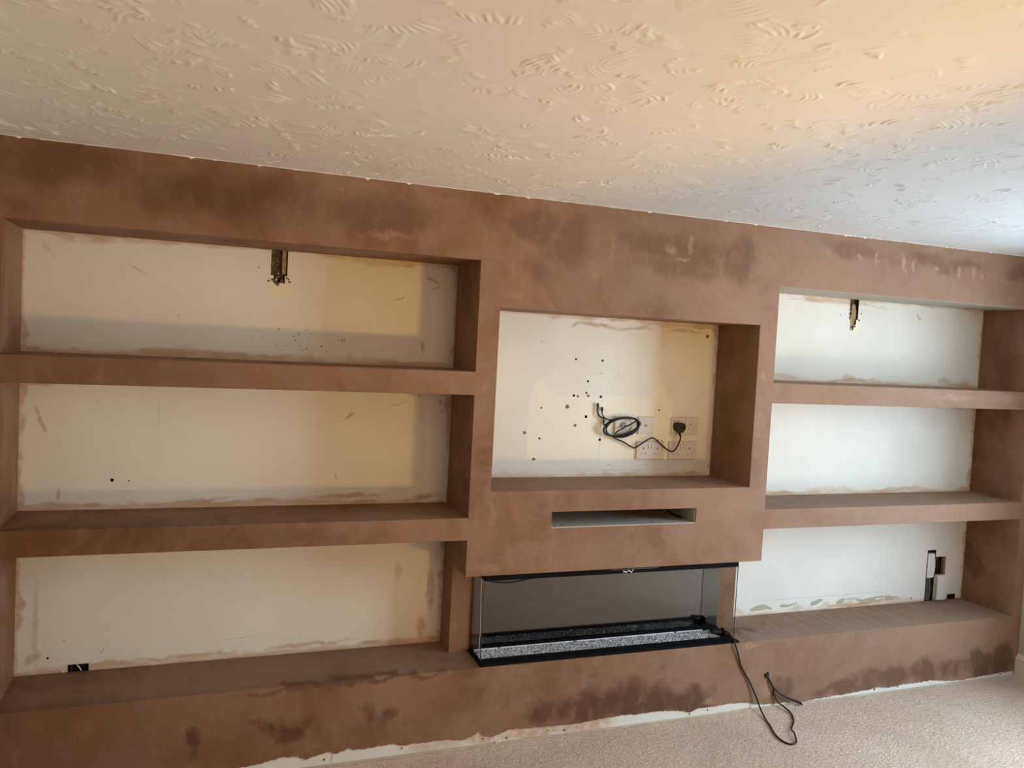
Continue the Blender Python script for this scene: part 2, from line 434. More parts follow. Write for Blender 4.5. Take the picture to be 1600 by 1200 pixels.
def box(bm, x0, x1, y0, y1, z0, z1):
    v = [bm.verts.new(p) for p in ((x0, y0, z0), (x1, y0, z0), (x1, y1, z0), (x0, y1, z0), (x0, y0, z1), (x1, y0, z1), (x1, y1, z1), (x0, y1, z1))]
    for f in ((0, 3, 2, 1), (4, 5, 6, 7), (0, 1, 5, 4), (1, 2, 6, 5), (2, 3, 7, 6), (3, 0, 4, 7)):
        bm.faces.new([v[i] for i in f])
    return bm


def bevel_where(bm, cond, w, seg=2):
    bm.edges.ensure_lookup_table()
    es = [e for e in bm.edges if cond((e.verts[0].co + e.verts[1].co) / 2, (e.verts[1].co - e.verts[0].co))]
    if es:
        bmesh.ops.bevel(bm, geom=es, offset=w, segments=seg, affect='EDGES', profile=0.5)


def bevel_all(bm, w, seg=2):
    bmesh.ops.bevel(bm, geom=list(bm.edges), offset=w, segments=seg, affect='EDGES', profile=0.5)


def slab_holes(bm, x0, x1, z0, z1, yf, yb, holes=(), cuts=((), ())):
    """slab facing -Y from yf to yb with rectangular holes (xa, xb, za, zb, depth); depth None goes right through"""
    xs = sorted({x0, x1, *cuts[0], *[v for h in holes for v in h[:2]]})
    zs = sorted({z0, z1, *cuts[1], *[v for h in holes for v in h[2:4]]})
    xs = [v for v in xs if x0 <= v <= x1]
    zs = [v for v in zs if z0 <= v <= z1]
    cache = {}

    def V(x, y, z):
        k = (round(x, 5), round(y, 5), round(z, 5))
        if k not in cache:
            cache[k] = bm.verts.new(k)
        return cache[k]

    def inside(x, z):
        for h in holes:
            if h[0] < x < h[1] and h[2] < z < h[3]:
                return h
        return None
    nx, nz = len(xs) - 1, len(zs) - 1
    depth = [[yf] * nz for _ in range(nx)]
    for i in range(nx):
        for j in range(nz):
            h = inside((xs[i] + xs[i + 1]) / 2, (zs[j] + zs[j + 1]) / 2)
            if h:
                depth[i][j] = yb if h[4] is None else yf + h[4]

    def face(ps):
        try:
            bm.faces.new([V(*p) for p in ps])
        except ValueError:
            pass
    for i in range(nx):
        for j in range(nz):
            a, b, c, d = xs[i], xs[i + 1], zs[j], zs[j + 1]
            y = depth[i][j]
            if y < yb - 1e-6:
                face([(a, y, c), (b, y, c), (b, y, d), (a, y, d)])
                face([(a, yb, c), (a, yb, d), (b, yb, d), (b, yb, c)])
            # walls towards the next cells and the outline
            for (di, dj) in ((1, 0), (0, 1), (-1, 0), (0, -1)):
                ii, jj = i + di, j + dj
                y2 = depth[ii][jj] if 0 <= ii < nx and 0 <= jj < nz else yb
                if y2 > y + 1e-6:
                    if di:
                        x = b if di > 0 else a
                        q = [(x, y, c), (x, y2, c), (x, y2, d), (x, y, d)]
                        face(q if di > 0 else q[::-1])
                    else:
                        z = d if dj > 0 else c
                        q = [(a, y, z), (b, y, z), (b, y2, z), (a, y2, z)]
                        face(q if dj > 0 else q[::-1])
    bmesh.ops.recalc_face_normals(bm, faces=bm.faces)
    return bm


def smooth_pts(pts, sub=8, closed=False):
    P = [Vector(p) for p in pts]
    n = len(P)
    out = []
    for i in range(n if closed else n - 1):
        if closed:
            a, b, c, d = P[(i - 1) % n], P[i], P[(i + 1) % n], P[(i + 2) % n]
        else:
            a, b, c, d = P[max(i - 1, 0)], P[i], P[i + 1], P[min(i + 2, n - 1)]
        for k in range(sub):
            t = k / sub
            out.append(0.5 * ((2 * b) + (c - a) * t + (2 * a - 5 * b + 4 * c - d) * t * t + (3 * b - a - 3 * c + d) * t ** 3))
    if not closed:
        out.append(P[-1])
    return out


def tube(bm, pts, r, seg=8, closed=False, sub=8, radii=None):
    C = smooth_pts(pts, sub, closed) if sub else [Vector(p) for p in pts]
    n = len(C)
    rings = []
    prev = None
    for i in range(n):
        if closed:
            t = C[(i + 1) % n] - C[i - 1]
        else:
            t = C[min(i + 1, n - 1)] - C[max(i - 1, 0)]
        if t.length < 1e-9:
            t = Vector((0, 0, 1))
        t.normalize()
        u = prev if prev is not None else (Vector((0, 0, 1)) if abs(t.z) < 0.9 else Vector((1, 0, 0)))
        u = (u - t * u.dot(t))
        if u.length < 1e-6:
            u = t.orthogonal()
        u.normalize()
        prev = u
        w = t.cross(u)
        rr = radii[i] if radii else r
        rings.append([bm.verts.new(C[i] + rr * (math.cos(2 * math.pi * k / seg) * u + math.sin(2 * math.pi * k / seg) * w)) for k in range(seg)])
    m = n if closed else n - 1
    for i in range(m):
        a, b = rings[i], rings[(i + 1) % n]
        for k in range(seg):
            bm.faces.new((a[k], a[(k + 1) % seg], b[(k + 1) % seg], b[k]))
    if not closed:
        bm.faces.new(rings[0][::-1])
        bm.faces.new(rings[-1])
    bmesh.ops.recalc_face_normals(bm, faces=bm.faces)
    return bm


def prism(bm, poly, y0, y1):
    """polygon in XZ extruded along Y"""
    a = [bm.verts.new((x, y0, z)) for x, z in poly]
    b = [bm.verts.new((x, y1, z)) for x, z in poly]
    bm.faces.new(a)
    bm.faces.new(b[::-1])
    n = len(poly)
    for i in range(n):
        bm.faces.new((a[i], b[i], b[(i + 1) % n], a[(i + 1) % n]))
    bmesh.ops.recalc_face_normals(bm, faces=bm.faces)
    return bm


def obj(name, bm, mat, parent=None, smooth=False, label=None, cat=None, group=None, kind=None, move=True):
    me = bpy.data.meshes.new(name)
    bm.to_mesh(me)
    bm.free()
    return link(name, me, mat, parent, smooth, label, cat, group, kind, move)


def link(name, me, mat, parent=None, smooth=False, label=None, cat=None, group=None, kind=None, move=True):
    if mat:
        me.materials.append(MAT[mat])
    if smooth:
        me.shade_smooth()
    o = bpy.data.objects.new(name, me)
    COL.objects.link(o)
    if move:      # origin to the middle of the foot of the mesh
        co = np.empty(len(me.vertices) * 3, np.float32)
        me.vertices.foreach_get('co', co)
        co = co.reshape(-1, 3)
        lo, hi = co.min(0), co.max(0)
        c = Vector(((lo[0] + hi[0]) / 2, (lo[1] + hi[1]) / 2, lo[2]))
        me.transform(Matrix.Translation(-c))
        o.location = c
    if parent:
        o.parent = parent
        o.location = o.location - world_loc(parent)
    if label:
        o['label'] = label
    if cat:
        o['category'] = cat
    if group:
        o['group'] = group
    if kind:
        o['kind'] = kind
    return o


def world_loc(o):
    v = o.location.copy()
    while o.parent:
        o = o.parent
        v += o.location
    return v


def thing(name, loc, label, cat, group=None):
    o = bpy.data.objects.new(name, None)
    o.empty_display_size = 0.05
    COL.objects.link(o)
    o.location = loc
    o['label'] = label
    o['category'] = cat
    if group:
        o['group'] = group
    return o


# ------------------------------------------------------------------ room shell
b = box(bm_new(), XW0, XW1, YR, D + 0.1, -0.05, 0.0)
obj('floor', b, 'carpet', kind='structure')


def ceiling_mesh():
    x0, x1, y0, y1, st = XW0, XW1, -2.45, 0.01, 0.0042
    nx, ny = int((x1 - x0) / st) + 1, int((y1 - y0) / st) + 1
    Hf = np.zeros((ny, nx), np.float32)
    px, py, pa, pw = [], [], [], []

    def ridge(pts, amp, w):
        px.append(pts[:, 0]); py.append(pts[:, 1]); pa.append(amp); pw.append(np.full(len(pts), w))
    area = (x1 - x0) * (y1 - y0)
    # concentric comb arcs
    for _ in range(int(area * 62)):
        cx, cy = rng.uniform(x0, x1), rng.uniform(y0, y1)
        th0 = rng.uniform(0, 2 * np.pi)
        ext = rng.uniform(0.5, 1.7)
        r0 = rng.uniform(0.012, 0.055)
        n = rng.integers(3, 9)
        sp = rng.uniform(0.009, 0.013)
        A = rng.uniform(0.0012, 0.0030)
        sx, sy = rng.uniform(0.7, 1.5), 1.0
        rot = rng.uniform(0, np.pi)
        for k in range(n):
            r = r0 + k * sp
            e = ext * rng.uniform(0.6, 1.0)
            m = max(6, int(r * e / 0.003))
            t = np.linspace(0, 1, m)
            a = th0 + t * e
            rr = r * (1 + 0.06 * np.sin(a * 3 + cx * 9)) + 0.003 * np.sin(t * 5 + k)
            lx, ly = rr * np.cos(a) * sx, rr * np.sin(a) * sy
            q = np.stack([cx + lx * np.cos(rot) - ly * np.sin(rot), cy + lx * np.sin(rot) + ly * np.cos(rot)], 1)
            ridge(q, A * rng.uniform(0.6, 1.2) * np.sin(np.pi * np.clip(t, 0.03, 0.97)) ** 0.8, rng.uniform(0.0034, 0.0046))
    # feathered lifts: short curved ridges leaving a spine
    for _ in range(int(area * 66)):
        cx, cy = rng.uniform(x0, x1), rng.uniform(y0, y1)
        th = rng.uniform(0, 2 * np.pi)
        n = rng.integers(3, 9)
        sp = rng.uniform(0.010, 0.018)
        curl = rng.choice([-1, 1]) * rng.uniform(6, 30)
        bend = rng.choice([-1, 1]) * rng.uniform(0.04, 0.30)
        L = rng.uniform(0.030, 0.085)
        A = rng.uniform(0.0020, 0.0052)
        sxp, syp, sd = cx, cy, th
        for k in range(n):
            ln = L * rng.uniform(0.5, 1.15)
            m = max(6, int(ln / 0.003))
            t = np.linspace(0, 1, m)
            ang = sd + np.pi / 2 + rng.uniform(-0.2, 0.2) + curl * t * ln + 6 * bend * t * t * ln
            q = np.stack([sxp + np.cumsum(np.cos(ang)) * ln / m, syp + np.cumsum(np.sin(ang)) * ln / m], 1)
            ridge(q, A * rng.uniform(0.4, 1.15) * np.clip(t * 5, 0.15, 1) * (1 - t) ** 0.7, rng.uniform(0.0034, 0.0048))
            st2 = sp * rng.uniform(0.7, 1.3)
            sxp += np.cos(sd) * st2
            syp += np.sin(sd) * st2
            sd += bend
    px = np.concatenate(px); py = np.concatenate(py); pa = np.concatenate(pa); pw = np.concatenate(pw)
    gx, gy = (px - x0) / st, (py - y0) / st
    ix, iy = np.round(gx).astype(int), np.round(gy).astype(int)
    for dx in range(-3, 4):
        for dy in range(-3, 4):
            jx, jy = ix + dx, iy + dy
            ok = (jx >= 0) & (jx < nx) & (jy >= 0) & (jy < ny)
            d2 = ((jx - gx) ** 2 + (jy - gy) ** 2) * st * st
            np.maximum.at(Hf, (jy[ok], jx[ok]), (pa * np.exp(-d2 / pw ** 2))[ok].astype(np.float32))
    # broad unevenness of the coat
    X, Y = np.meshgrid(np.linspace(x0, x1, nx), np.linspace(y0, y1, ny))
    Hf += (0.0007 * np.sin(X * 9 + 2 * np.sin(Y * 5)) * np.sin(Y * 11 + 1.5 * np.sin(X * 6))).astype(np.float32)
    Z = H - Hf
    Z[0, :] = H
    V = np.stack([X, Y, Z], -1).reshape(-1, 3)
    idx = np.arange(nx * ny).reshape(ny, nx)
    Fq = np.stack([idx[:-1, :-1], idx[1:, :-1], idx[1:, 1:], idx[:-1, 1:]], -1).reshape(-1, 4)
    extra = np.array([(x0, YR, H), (x1, YR, H), (x1, y0, H), (x0, y0, H)], np.float32)
    k = len(V)
    V = np.concatenate([V, extra])
    Fq = np.concatenate([Fq, [[k, k + 3, k + 2, k + 1]]])
    me = bpy.data.meshes.new('ceiling')
    me.vertices.add(len(V))
    me.vertices.foreach_set('co', V.astype(np.float32).ravel())
    me.loops.add(len(Fq) * 4)
    me.loops.foreach_set('vertex_index', Fq.ravel().astype(np.int32))
    me.polygons.add(len(Fq))
    me.polygons.foreach_set('loop_start', (np.arange(len(Fq)) * 4).astype(np.int32))
    me.update(calc_edges=True)
    return me


ceil = link('ceiling', ceiling_mesh(), 'ceiling', smooth=True, kind='structure', move=False)
# ceiling slab above the textured coat
b = box(bm_new(), XW0 - 0.1, XW1 + 0.1, YR - 0.1, D + 0.1, H + 0.004, H + 0.08)
obj('ceiling_slab', b, 'ceiling', ceil)
# ragged paint line where the ceiling meets the new plaster
b = bm_new()
xs = np.arange(XW0, XW1, 0.012)
prev = None
for i, x in enumerate(xs):
    dz = 0.0003 + 0.0007 * abs(math.sin(x * 7.3) * math.sin(x * 23)) + (0.007 * random.random() if random.random() < 0.06 else 0) + 0.0005 * random.random()
    cur = (bm_v := [b.verts.new((x, -0.0009, H)), b.verts.new((x, -0.0009, H - dz)), b.verts.new((x, 0.0, H - dz - 0.001))])
    if prev:
        b.faces.new((prev[0], prev[1], cur[1], cur[0]))
        b.faces.new((prev[1], prev[2], cur[2], cur[1]))
    prev = cur
obj('paint_edge', b, 'ceiling', ceil)

# left and rear walls
obj('wall_left', box(bm_new(), XW0 - 0.1, XW0, YR, D + 0.1, 0, H), 'wallpaint', kind='structure')
b = bm_new()
for q in ((XW0 - 0.1, WR[0], 0, H), (WR[1], XW1 + 0.1, 0, H), (WR[0], WR[1], 0, WR[2]), (WR[0], WR[1], WR[3], H)):
    box(b, q[0], q[1], YR - 0.1, YR, q[2], q[3])
obj('wall_rear', b, 'wallpaint', kind='structure')
win2 = obj('window_fill', box(bm_new(), WR[0] - .04, WR[1] + .04, YR - .02, YR + .03, WR[2] - .03, WR[2]), 'white_plastic', kind='structure')  # window added to carry the warm fill
for (x0, x1, z0, z1) in ((WR[0], WR[0] + .05, WR[2], WR[3]), (WR[1] - .05, WR[1], WR[2], WR[3]), (WR[0], WR[1], WR[2], WR[2] + .05),
                         (WR[0], WR[1], WR[3] - .05, WR[3]), ((WR[0] + WR[1]) / 2 - .03, (WR[0] + WR[1]) / 2 + .03, WR[2], WR[3])):
    obj('window_frame', box(bm_new(), x0, x1, YR - .08, YR - .03, z0, z1), 'white_plastic', win2)
# right wall with the window opening (built as four pieces round it)
b = bm_new()
box(b, XW1, XW1 + 0.1, YR, WIN[0], 0, H)
box(b, XW1, XW1 + 0.1, WIN[1], D + 0.1, 0, H)
box(b, XW1, XW1 + 0.1, WIN[0], WIN[1], 0, WIN[2])
box(b, XW1, XW1 + 0.1, WIN[0], WIN[1], WIN[3], H)
obj('wall_right', b, 'wallpaint', kind='structure')
win = obj('window_1', box(bm_new(), XW1 - 0.03, XW1 + 0.02, WIN[0] - 0.04, WIN[1] + 0.04, WIN[2] - 0.03, WIN[2]), 'white_plastic', kind='structure')
for (y0, y1, z0, z1) in ((WIN[0], WIN[0] + .05, WIN[2], WIN[3]), (WIN[1] - .05, WIN[1], WIN[2], WIN[3]), (WIN[0], WIN[1], WIN[2], WIN[2] + .05),
                         (WIN[0], WIN[1], WIN[3] - .05, WIN[3]), ((WIN[0] + WIN[1]) / 2 - .03, (WIN[0] + WIN[1]) / 2 + .03, WIN[2], WIN[3])):
    obj('window_frame', box(bm_new(), XW1 + 0.03, XW1 + 0.08, y0, y1, z0, z1), 'white_plastic', win)

# skirting board on the right wall, ogee profile
prof = [(0, 0), (-.018, 0), (-.018, .095), (-.015, .105), (-.019, .112), (-.017, .120), (-.009, .128), (-.006, .140), (0, .142)]
b = bm_new()
ra = [b.verts.new((XW1 + x * 1.4, -0.004, z * 0.92)) for x, z in prof]
rb = [b.verts.new((XW1 + x * 1.4, YR, z * 0.92)) for x, z in prof]
b.faces.new(ra)
for i in range(len(prof) - 1):
    b.faces.new((ra[i], rb[i], rb[i + 1], ra[i + 1]))
bmesh.ops.recalc_face_normals(b, faces=b.faces)
obj('baseboard_right', b, 'skirting', kind='structure')

# back wall of the niches: the old cream painted wall, cut by chases, boxes and plug holes
plug_holes = [(2.811, 1.695, 9), (2.955, 1.694, 10), (2.882, 1.59, 10), (2.81, 1.518, 11), (2.877, 1.533, 9), (2.957, 1.516, 12), (2.642, 1.454, 8),
              (2.882, 1.416, 13), (2.641, 1.307, 9), (2.964, 1.303, 12), (3.291, 1.456, 8), (3.294, 1.302, 7), (3.317, 1.299, 6), (2.626, 1.773, 4),
              (1.325, 2.02, 5), (4.40, 2.005, 6), (4.545, 2.02, 7), (4.533, 1.983, 9), (0.790, 1.125, 12), (0.852, 1.122, 5), (0.5755, 0.413, 8),
              (3.02, 1.18, 4), (5.075, 0.372, 8), (1.02, 1.80, 4)]
holes = [(x - s / 2000, x + s / 2000, z - s / 2000, z + s / 2000, 0.03) for x, z, s in plug_holes]
holes += [(1.374, 1.4415, 1.992, 2.12, 0.035), (1.386, 1.432, 1.962, 1.992, 0.03),
          (4.462, 4.5235, 1.985, 2.12, 0.035), (4.470, 4.512, 1.944, 1.985, 0.03), (4.472, 4.496, 1.926, 1.944, 0.03),
          (5.176, 5.2435, 0.34, 0.656, 0.04), (5.2435, 5.325, 0.50, 0.613, 0.05), (5.357, 5.424, 0.343, 0.379, 0.05),
          (0.647, 0.723, 0.342, 0.379, 0.05)]
b = slab_holes(bm_new(), XW0, XW1, 0, H, D, D + 0.1, holes, ((2.24, 3.66), (0.96, 1.58)))
for f in b.faces:
    c = f.calc_center_median()
    row = 0 if c.z > 1.58 else (1 if c.z > 0.96 else 2)
    f.material_index = row if c.x < 2.24 else (3 if c.x < 3.66 else 4 + row)
    if D + .001 < c.y < D + .09:
        f.material_index = 7          # insides of the holes coloured near black for their shade
wall_back = obj('wall_back', b, None, kind='structure')
for i in range(7):
    wall_back.data.materials.append(MAT['paint%d' % i])
wall_back.data.materials.append(MAT['void'])

# linings of the chases
def rough_plate(x0, x1, y, z0, z1, amp=0.006, step=0.006):
    bm = bm_new()
    nx, nz = max(2, int((x1 - x0) / step)), max(2, int((z1 - z0) / step))
    g = [[bm.verts.new((x0 + (x1 - x0) * i / nx, y - random.random() * amp, z0 + (z1 - z0) * j / nz)) for i in range(nx + 1)] for j in range(nz + 1)]
    for j in range(nz):
        for i in range(nx):
            bm.faces.new((g[j][i], g[j][i + 1], g[j + 1][i + 1], g[j + 1][i]))
    return bm


def crumbs(spots, name, mat, parent):
    for x, y, z, r in spots:
        bm = bm_new()
        bmesh.ops.create_icosphere(bm, subdivisions=1, radius=r)
        for v in bm.verts:
            v.co *= random.uniform(0.7, 1.35)
            v.co += Vector((x, y, z))
        obj(name, bm, mat, parent)


obj('chase_lining', rough_plate(1.3742, 1.4413, D + .030, 1.964, 2.10, .010), 'brick', wall_back, label='rough dark mortar inside the left chase')
obj('cable_capping', box(bm_new(), 1.420, 1.436, D + .006, D + .022, 2.000, 2.099), 'tan', wall_back, label='tan capping strip in the left chase')
obj('chase_lining', rough_plate(4.4622, 4.5233, D + .031, 1.928, 2.10, .010), 'brick', wall_back, label='rough dark mortar inside the right chase')
b = prism(bm_new(), [(4.487, 2.075), (4.497, 2.065), (4.506, 2.075), (4.518, 2.03), (4.518, 1.995), (4.510, 1.96), (4.500, 1.945), (4.482, 1.945), (4.476, 1.985), (4.486, 2.02)], D + .010, D + .024)
obj('cable_capping', b, 'tan', wall_back, label='torn tan capping in the right chase')
crumbs([(1.382, D + .002, 1.975, .006), (1.392, D - .001, 1.966, .007), (1.404, D, 1.958, .009), (1.418, D, 1.970, .008), (1.430, D, 1.964, .006),
        (1.376, D + .003, 2.03, .005), (1.377, D + .003, 2.06, .005), (1.440, D + .003, 1.985, .006), (1.398, D + .004, 1.985, .008)], 'mortar_crumb', 'brick', wall_back)
crumbs([(1.448, D - .001, 1.978, .004), (1.452, D - .001, 1.968, .005), (1.366, D - .001, 1.968, .004)], 'mortar_crumb', 'void', wall_back)
crumbs([(1.396, D - .001, 1.974, .005), (1.404, D + .002, 2.00, .004), (4.471, D + .002, 1.958, .006), (4.478, D, 1.934, .006), (4.468, D + .004, 2.03, .004),
        (4.468, D + .004, 2.05, .004), (4.469, D + .004, 2.005, .004), (4.505, D, 1.953, .006), (4.488, D, 1.925, .005)], 'plaster_crumb', 'board', wall_back)
for (x0, x1, y, z0, z1) in ((5.1765, 5.243, D + .038, .342, .655), (5.244, 5.3245, D + .047, .5, .613), (5.3575, 5.4235, D + .047, .344, .378), (0.6475, .7225, D + .047, .343, .378)):
    obj('cavity_shade', rough_plate(x0, x1, y, z0, z1, .008, .01), 'void', wall_back)  # near-black sheets standing in for the shade at the back of the holes

# dabs of exposed adhesive at the foot of the right-hand wall
def dab(pts, th=0.0015):
    bm = bm_new()
    P = smooth_pts([(x, 0, z) for x, z in pts], 4, True)
    prism(bm, [(p.x, p.z) for p in P], D - th, D + 0.001)
    return bm


for pts in ([(3.93, .375), (3.95, .392), (4.00, .405), (4.035, .400), (4.075, .378), (4.07, .373), (4.03, .378), (3.99, .372)],
            [(4.13, .386), (4.145, .381), (4.17, .380), (4.20, .385), (4.235, .396), (4.24, .403), (4.19, .393), (4.15, .397), (4.135, .394)],
            [(4.335, .383), (4.35, .378), (4.375, .380), (4.40, .392), (4.415, .396), (4.42, .406), (4.40, .412), (4.37, .405), (4.345, .398)],
            [(4.515, .378), (4.545, .376), (4.57, .385), (4.575, .398), (4.56, .405), (4.53, .395)],
            [(4.66, .387), (4.70, .377), (4.78, .386), (4.86, .393), (4.88, .400), (4.84, .401), (4.76, .396), (4.70, .390), (4.665, .395)],
            [(4.87, .385), (4.90, .392), (4.93, .386), (4.955, .386), (4.96, .394), (4.93, .394), (4.90, .401), (4.88, .398)]):
    obj('adhesive_dab', dab(pts), 'adhesive', wall_back)
for x, z, r in ((2.778, 1.464, .010), (2.826, 1.372, .007), (2.562, 1.334, .008), (2.617, 1.207, .008), (2.888, 1.519, .007), (3.549, 1.843, .009), (2.832, 1.515, .006)):
    poly = [(x + r * random.uniform(.75, 1.25) * math.cos(a * math.pi / 5), z + r * random.uniform(.75, 1.25) * math.sin(a * math.pi / 5)) for a in range(10)]
    obj('plug_filling', prism(bm_new(), poly, D - .0015, D + .001), 'brownplug', wall_back)

# ------------------------------------------------------------------ the plastered media wall
mw = thing('media_wall', (2.95, 0.17, 0), 'brown freshly skimmed plaster media wall with shelves, television niche and plinth', 'media wall')
E3 = 0.003
YB = D - 0.0005
# header
b = slab_holes(bm_new(), XW0, XW1, ZH, H - 0.001, 0, YB, (), ((XC1, XC2), ()))
bevel_where(b, lambda c, d: abs(c.y) < 1e-4 and abs(c.z - ZH) < 1e-4 and abs(d.x) > .1 and not XC1 < c.x < XC2, E3)
obj('header', b, 'plaster_top', mw)
# little notch of the chase carried across the soffit is plain plaster; central breast with television niche and slot
b = slab_holes(bm_new(), XC1, XC2, ZO, ZH, 0, YB, [(XT0, XT1, ZT0, ZT1, None), (XS0, XS1, ZV0, ZV1, None)])
bevel_where(b, lambda c, d: abs(c.y) < 1e-4 and (XT0 - .001 < c.x < XT1 + .001 and ZT0 - .001 < c.z < ZT1 + .001
            and (min(abs(c.x - XT0), abs(c.x - XT1), abs(c.z - ZT0), abs(c.z - ZT1)) < 1e-4)
            and not (abs(c.x - XT0) > 1e-4 and abs(c.x - XT1) > 1e-4 and abs(d.z) > .01)), E3)
obj('chimney_breast', b, 'plaster_top', mw)
# white boarded lining of the slot
sl = obj('slot_floor', box(bm_new(), XS0 - .0, XS1, 0.001, YB - .001, ZV0 + .0002, ZV0 + .004), 'slotboard', mw, label='white plasterboard floor of the narrow slot')
obj('slot_side', box(bm_new(), XS1 - .004, XS1 - .0002, 0.008, YB - .001, ZV0 + .004, ZV1 - .001), 'slotboard', mw)
obj('slot_side', box(bm_new(), XS0 + .0002, XS0 + .004, 0.030, YB - .001, ZV0 + .004, ZV1 - .001), 'slotboard', mw)
# shelves
for (x0, x1) in ((XL, XC1), (XC2, XR)):
    for (z0, z1) in ((S1b, S1t), (S2b, S2t)):
        b = box(bm_new(), x0, x1, 0, YB, z0, z1)
        bevel_where(b, lambda c, d: abs(c.y) < 1e-4 and abs(d.x) > .1, E3)
        obj('shelf', b, 'plaster', mw)
obj('soffit_board', box(bm_new(), XC2 + .001, XR - .001, .003, YB - .001, ZH - .0015, ZH - .0001), 'soffit', mw, label='pale unskimmed soffit above the top right shelf')
# end panels
obj('end_panel', box(bm_new(), XW0, XL, 0, YB, ZP, ZH), 'plaster', mw)
obj('end_panel', box(bm_new(), XR, XW1, 0, YB, ZP, ZH), 'plaster', mw)
# recessed pier behind the fire
obj('recessed_pier', box(bm_new(), XC1, XC2, DP, YB, ZP, ZO), 'plaster_low', mw)
# plinth: body, bare board face and the skim coat with its ragged foot
HX, HZ, HR = 3.795, 0.170, 0.016
obj('plinth', box(bm_new(), XW0, XW1, 0.017, YB, 0, ZP), 'plaster_low', mw)
b = slab_holes(bm_new(), XW0, XW1, 0, ZP - .02, 0.004, 0.017, [(HX - HR, HX + HR, HZ - HR, HZ + HR, None)])
obj('plinth_board', b, 'board', mw, label='bare white plasterboard foot of the plinth')
edge = [(0.385, .04), (0.7, .045), (1.0, .035), (1.31, .039), (1.385, .046), (1.453, .061), (1.525, .056), (1.553, .039), (1.611, .053), (1.647, .059), (1.674, .047),
        (1.728, .063), (1.756, .053), (1.905, .059), (1.953, .046), (2.139, .049), (2.22, .035), (2.27, .053), (2.289, .07), (2.307, .047),
        (2.353, .035), (2.436, .057), (2.596, .050), (2.75, .045), (2.864, .053), (2.98, .058), (3.075, .053), (3.171, .056), (3.294, .046), (3.359, .029),
        (3.401, .044), (3.518, .044), (3.584, .049), (3.675, .043), (3.745, .028), (3.847, .018), (3.941, .016), (4.014, .008), (4.102, .014),
        (4.2, .017), (4.343, .022), (4.471, .028), (4.52, .034), (4.60, .024), (4.70, .034), (4.80, .030), (4.90, .034), (5.014, .020), (5.142, .014), (5.225, .020), (5.337, .024), (5.436, .028), (5.5467, .029)]
ex, ez = np.array([e[0] for e in edge]), np.array([e[1] for e in edge])
xs = np.unique(np.concatenate([np.arange(XW0, XW1, 0.008), [XW1, HX - HR, HX + HR], ex]))
jit = rng.normal(0, 0.0016, len(xs))
zb = np.clip(np.interp(xs, ex, ez) + jit, 0.004, 0.09)
b = bm_new()
cols = [[b.verts.new((x, yy, z)) for yy in (0.0, 0.004) for z in (zz, HZ - HR, HZ + HR, ZP)] for x, zz in zip(xs, zb)]
for i in range(len(xs) - 1):
    a, c = cols[i], cols[i + 1]
    xm = (xs[i] + xs[i + 1]) / 2
    for k in range(3):
        if k == 1 and abs(xm - HX) < HR:
            continue
        b.faces.new((a[k], c[k], c[k + 1], a[k + 1]))
    b.faces.new((a[0], a[4], c[4], c[0]))
    b.faces.new((a[3], c[3], c[7], a[7]))
    b.faces.new((a[4], a[5], c[5], c[4]))
box(b, XW0, XW1, 0.0038, 0.0172, ZP - .0198, ZP)
obj('skim_coat', b, 'plaster_low', mw)
# chipped arris along the front of the plinth top
# thin strip at the carpet edge
b = box(bm_new(), 1.2, XW1 - .026, -0.011, 0.003, 0.0, 0.007)
bevel_where(b, lambda c, d: abs(d.x) > 1, .002)
obj('trim_1', b, 'strip', kind='structure')
# nail heads and chips in the bare board
crumbs([(1.63, .003, .028, .004), (1.95, .003, .034, .004), (2.31, .003, .030, .003), (2.42, .002, .020, .004), (2.62, .002, .03, .003), (2.70, .002, .022, .004),
        (3.36, .003, .020, .004), (3.46, .003, .03, .004), (4.50, .003, .024, .005), (5.42, .003, .020, .004), (4.66, .003, .022, .004)], 'nail_head', 'void', mw)
crumbs([(2.37, -.004, .010, .007), (2.385, -.006, .012, .005), (4.98, -.008, .006, .006)], 'plaster_crumb', 'board', mw)

# ------------------------------------------------------------------ electric fire
fire = thing('electric_fire', (2.95, 0.1, ZP), 'long black glass-sided electric fire with glittering crystal bed under the television niche', 'fireplace')
FX0, FX1, FY = 2.293, 3.612, 0.043
ZG1 = 0.722
b = box(bm_new(), FX0 - .010, FX1 + .006, 0.0015, DP - .001, ZP + .0005, ZP + .009)
bevel_where(b, lambda c, d: c.z > ZP + .008, .0015)
tray = obj('base_tray', b, 'blackmetal', fire)
b = box(bm_new(), FX0 + .004, FX1 - .004, FY + .003, FY + .016, ZP + .009, ZP + .014)
obj('front_rail', b, 'blackmetal', tray)
b = box(bm_new(), FX0 - .002, FX1 - .012, 0.020, DP - .001, ZG1, ZO - .0005)
bevel_where(b, lambda c, d: abs(c.y - .02) < 1e-4, .003)
top = obj('top_lip', b, 'blackmetal', fire)
obj('vent_slot', box(bm_new(), 2.90, 3.15, .0195, .0205, ZG1 + .018, ZG1 + .021), 'grey_cable', top)
b = bm_new()
g = [(2.96 + .004 * i, .018 - .003 * random.random(), ZG1 + .006 + .012 * random.random()) for i in range(14)]
for i in range(len(g) - 1):
    x, y, z = g[i]
    x2, y2, z2 = g[i + 1]
    b.faces.new([b.verts.new(p) for p in ((x, y, z - .003), (x2, y2, z2 - .004), (x2, y2 - .001, z2 + .002), (x, y - .001, z + .003))])
obj('film_scrap', b, 'foil', top, label='scrap of clear protective film on the top lip')
obj('mirror_back', box(bm_new(), FX0 + .002, FX1 - .002, DP - .006, DP - .0012, ZP + .009, ZG1), 'mirror', fire, label='dark mirrored back panel')
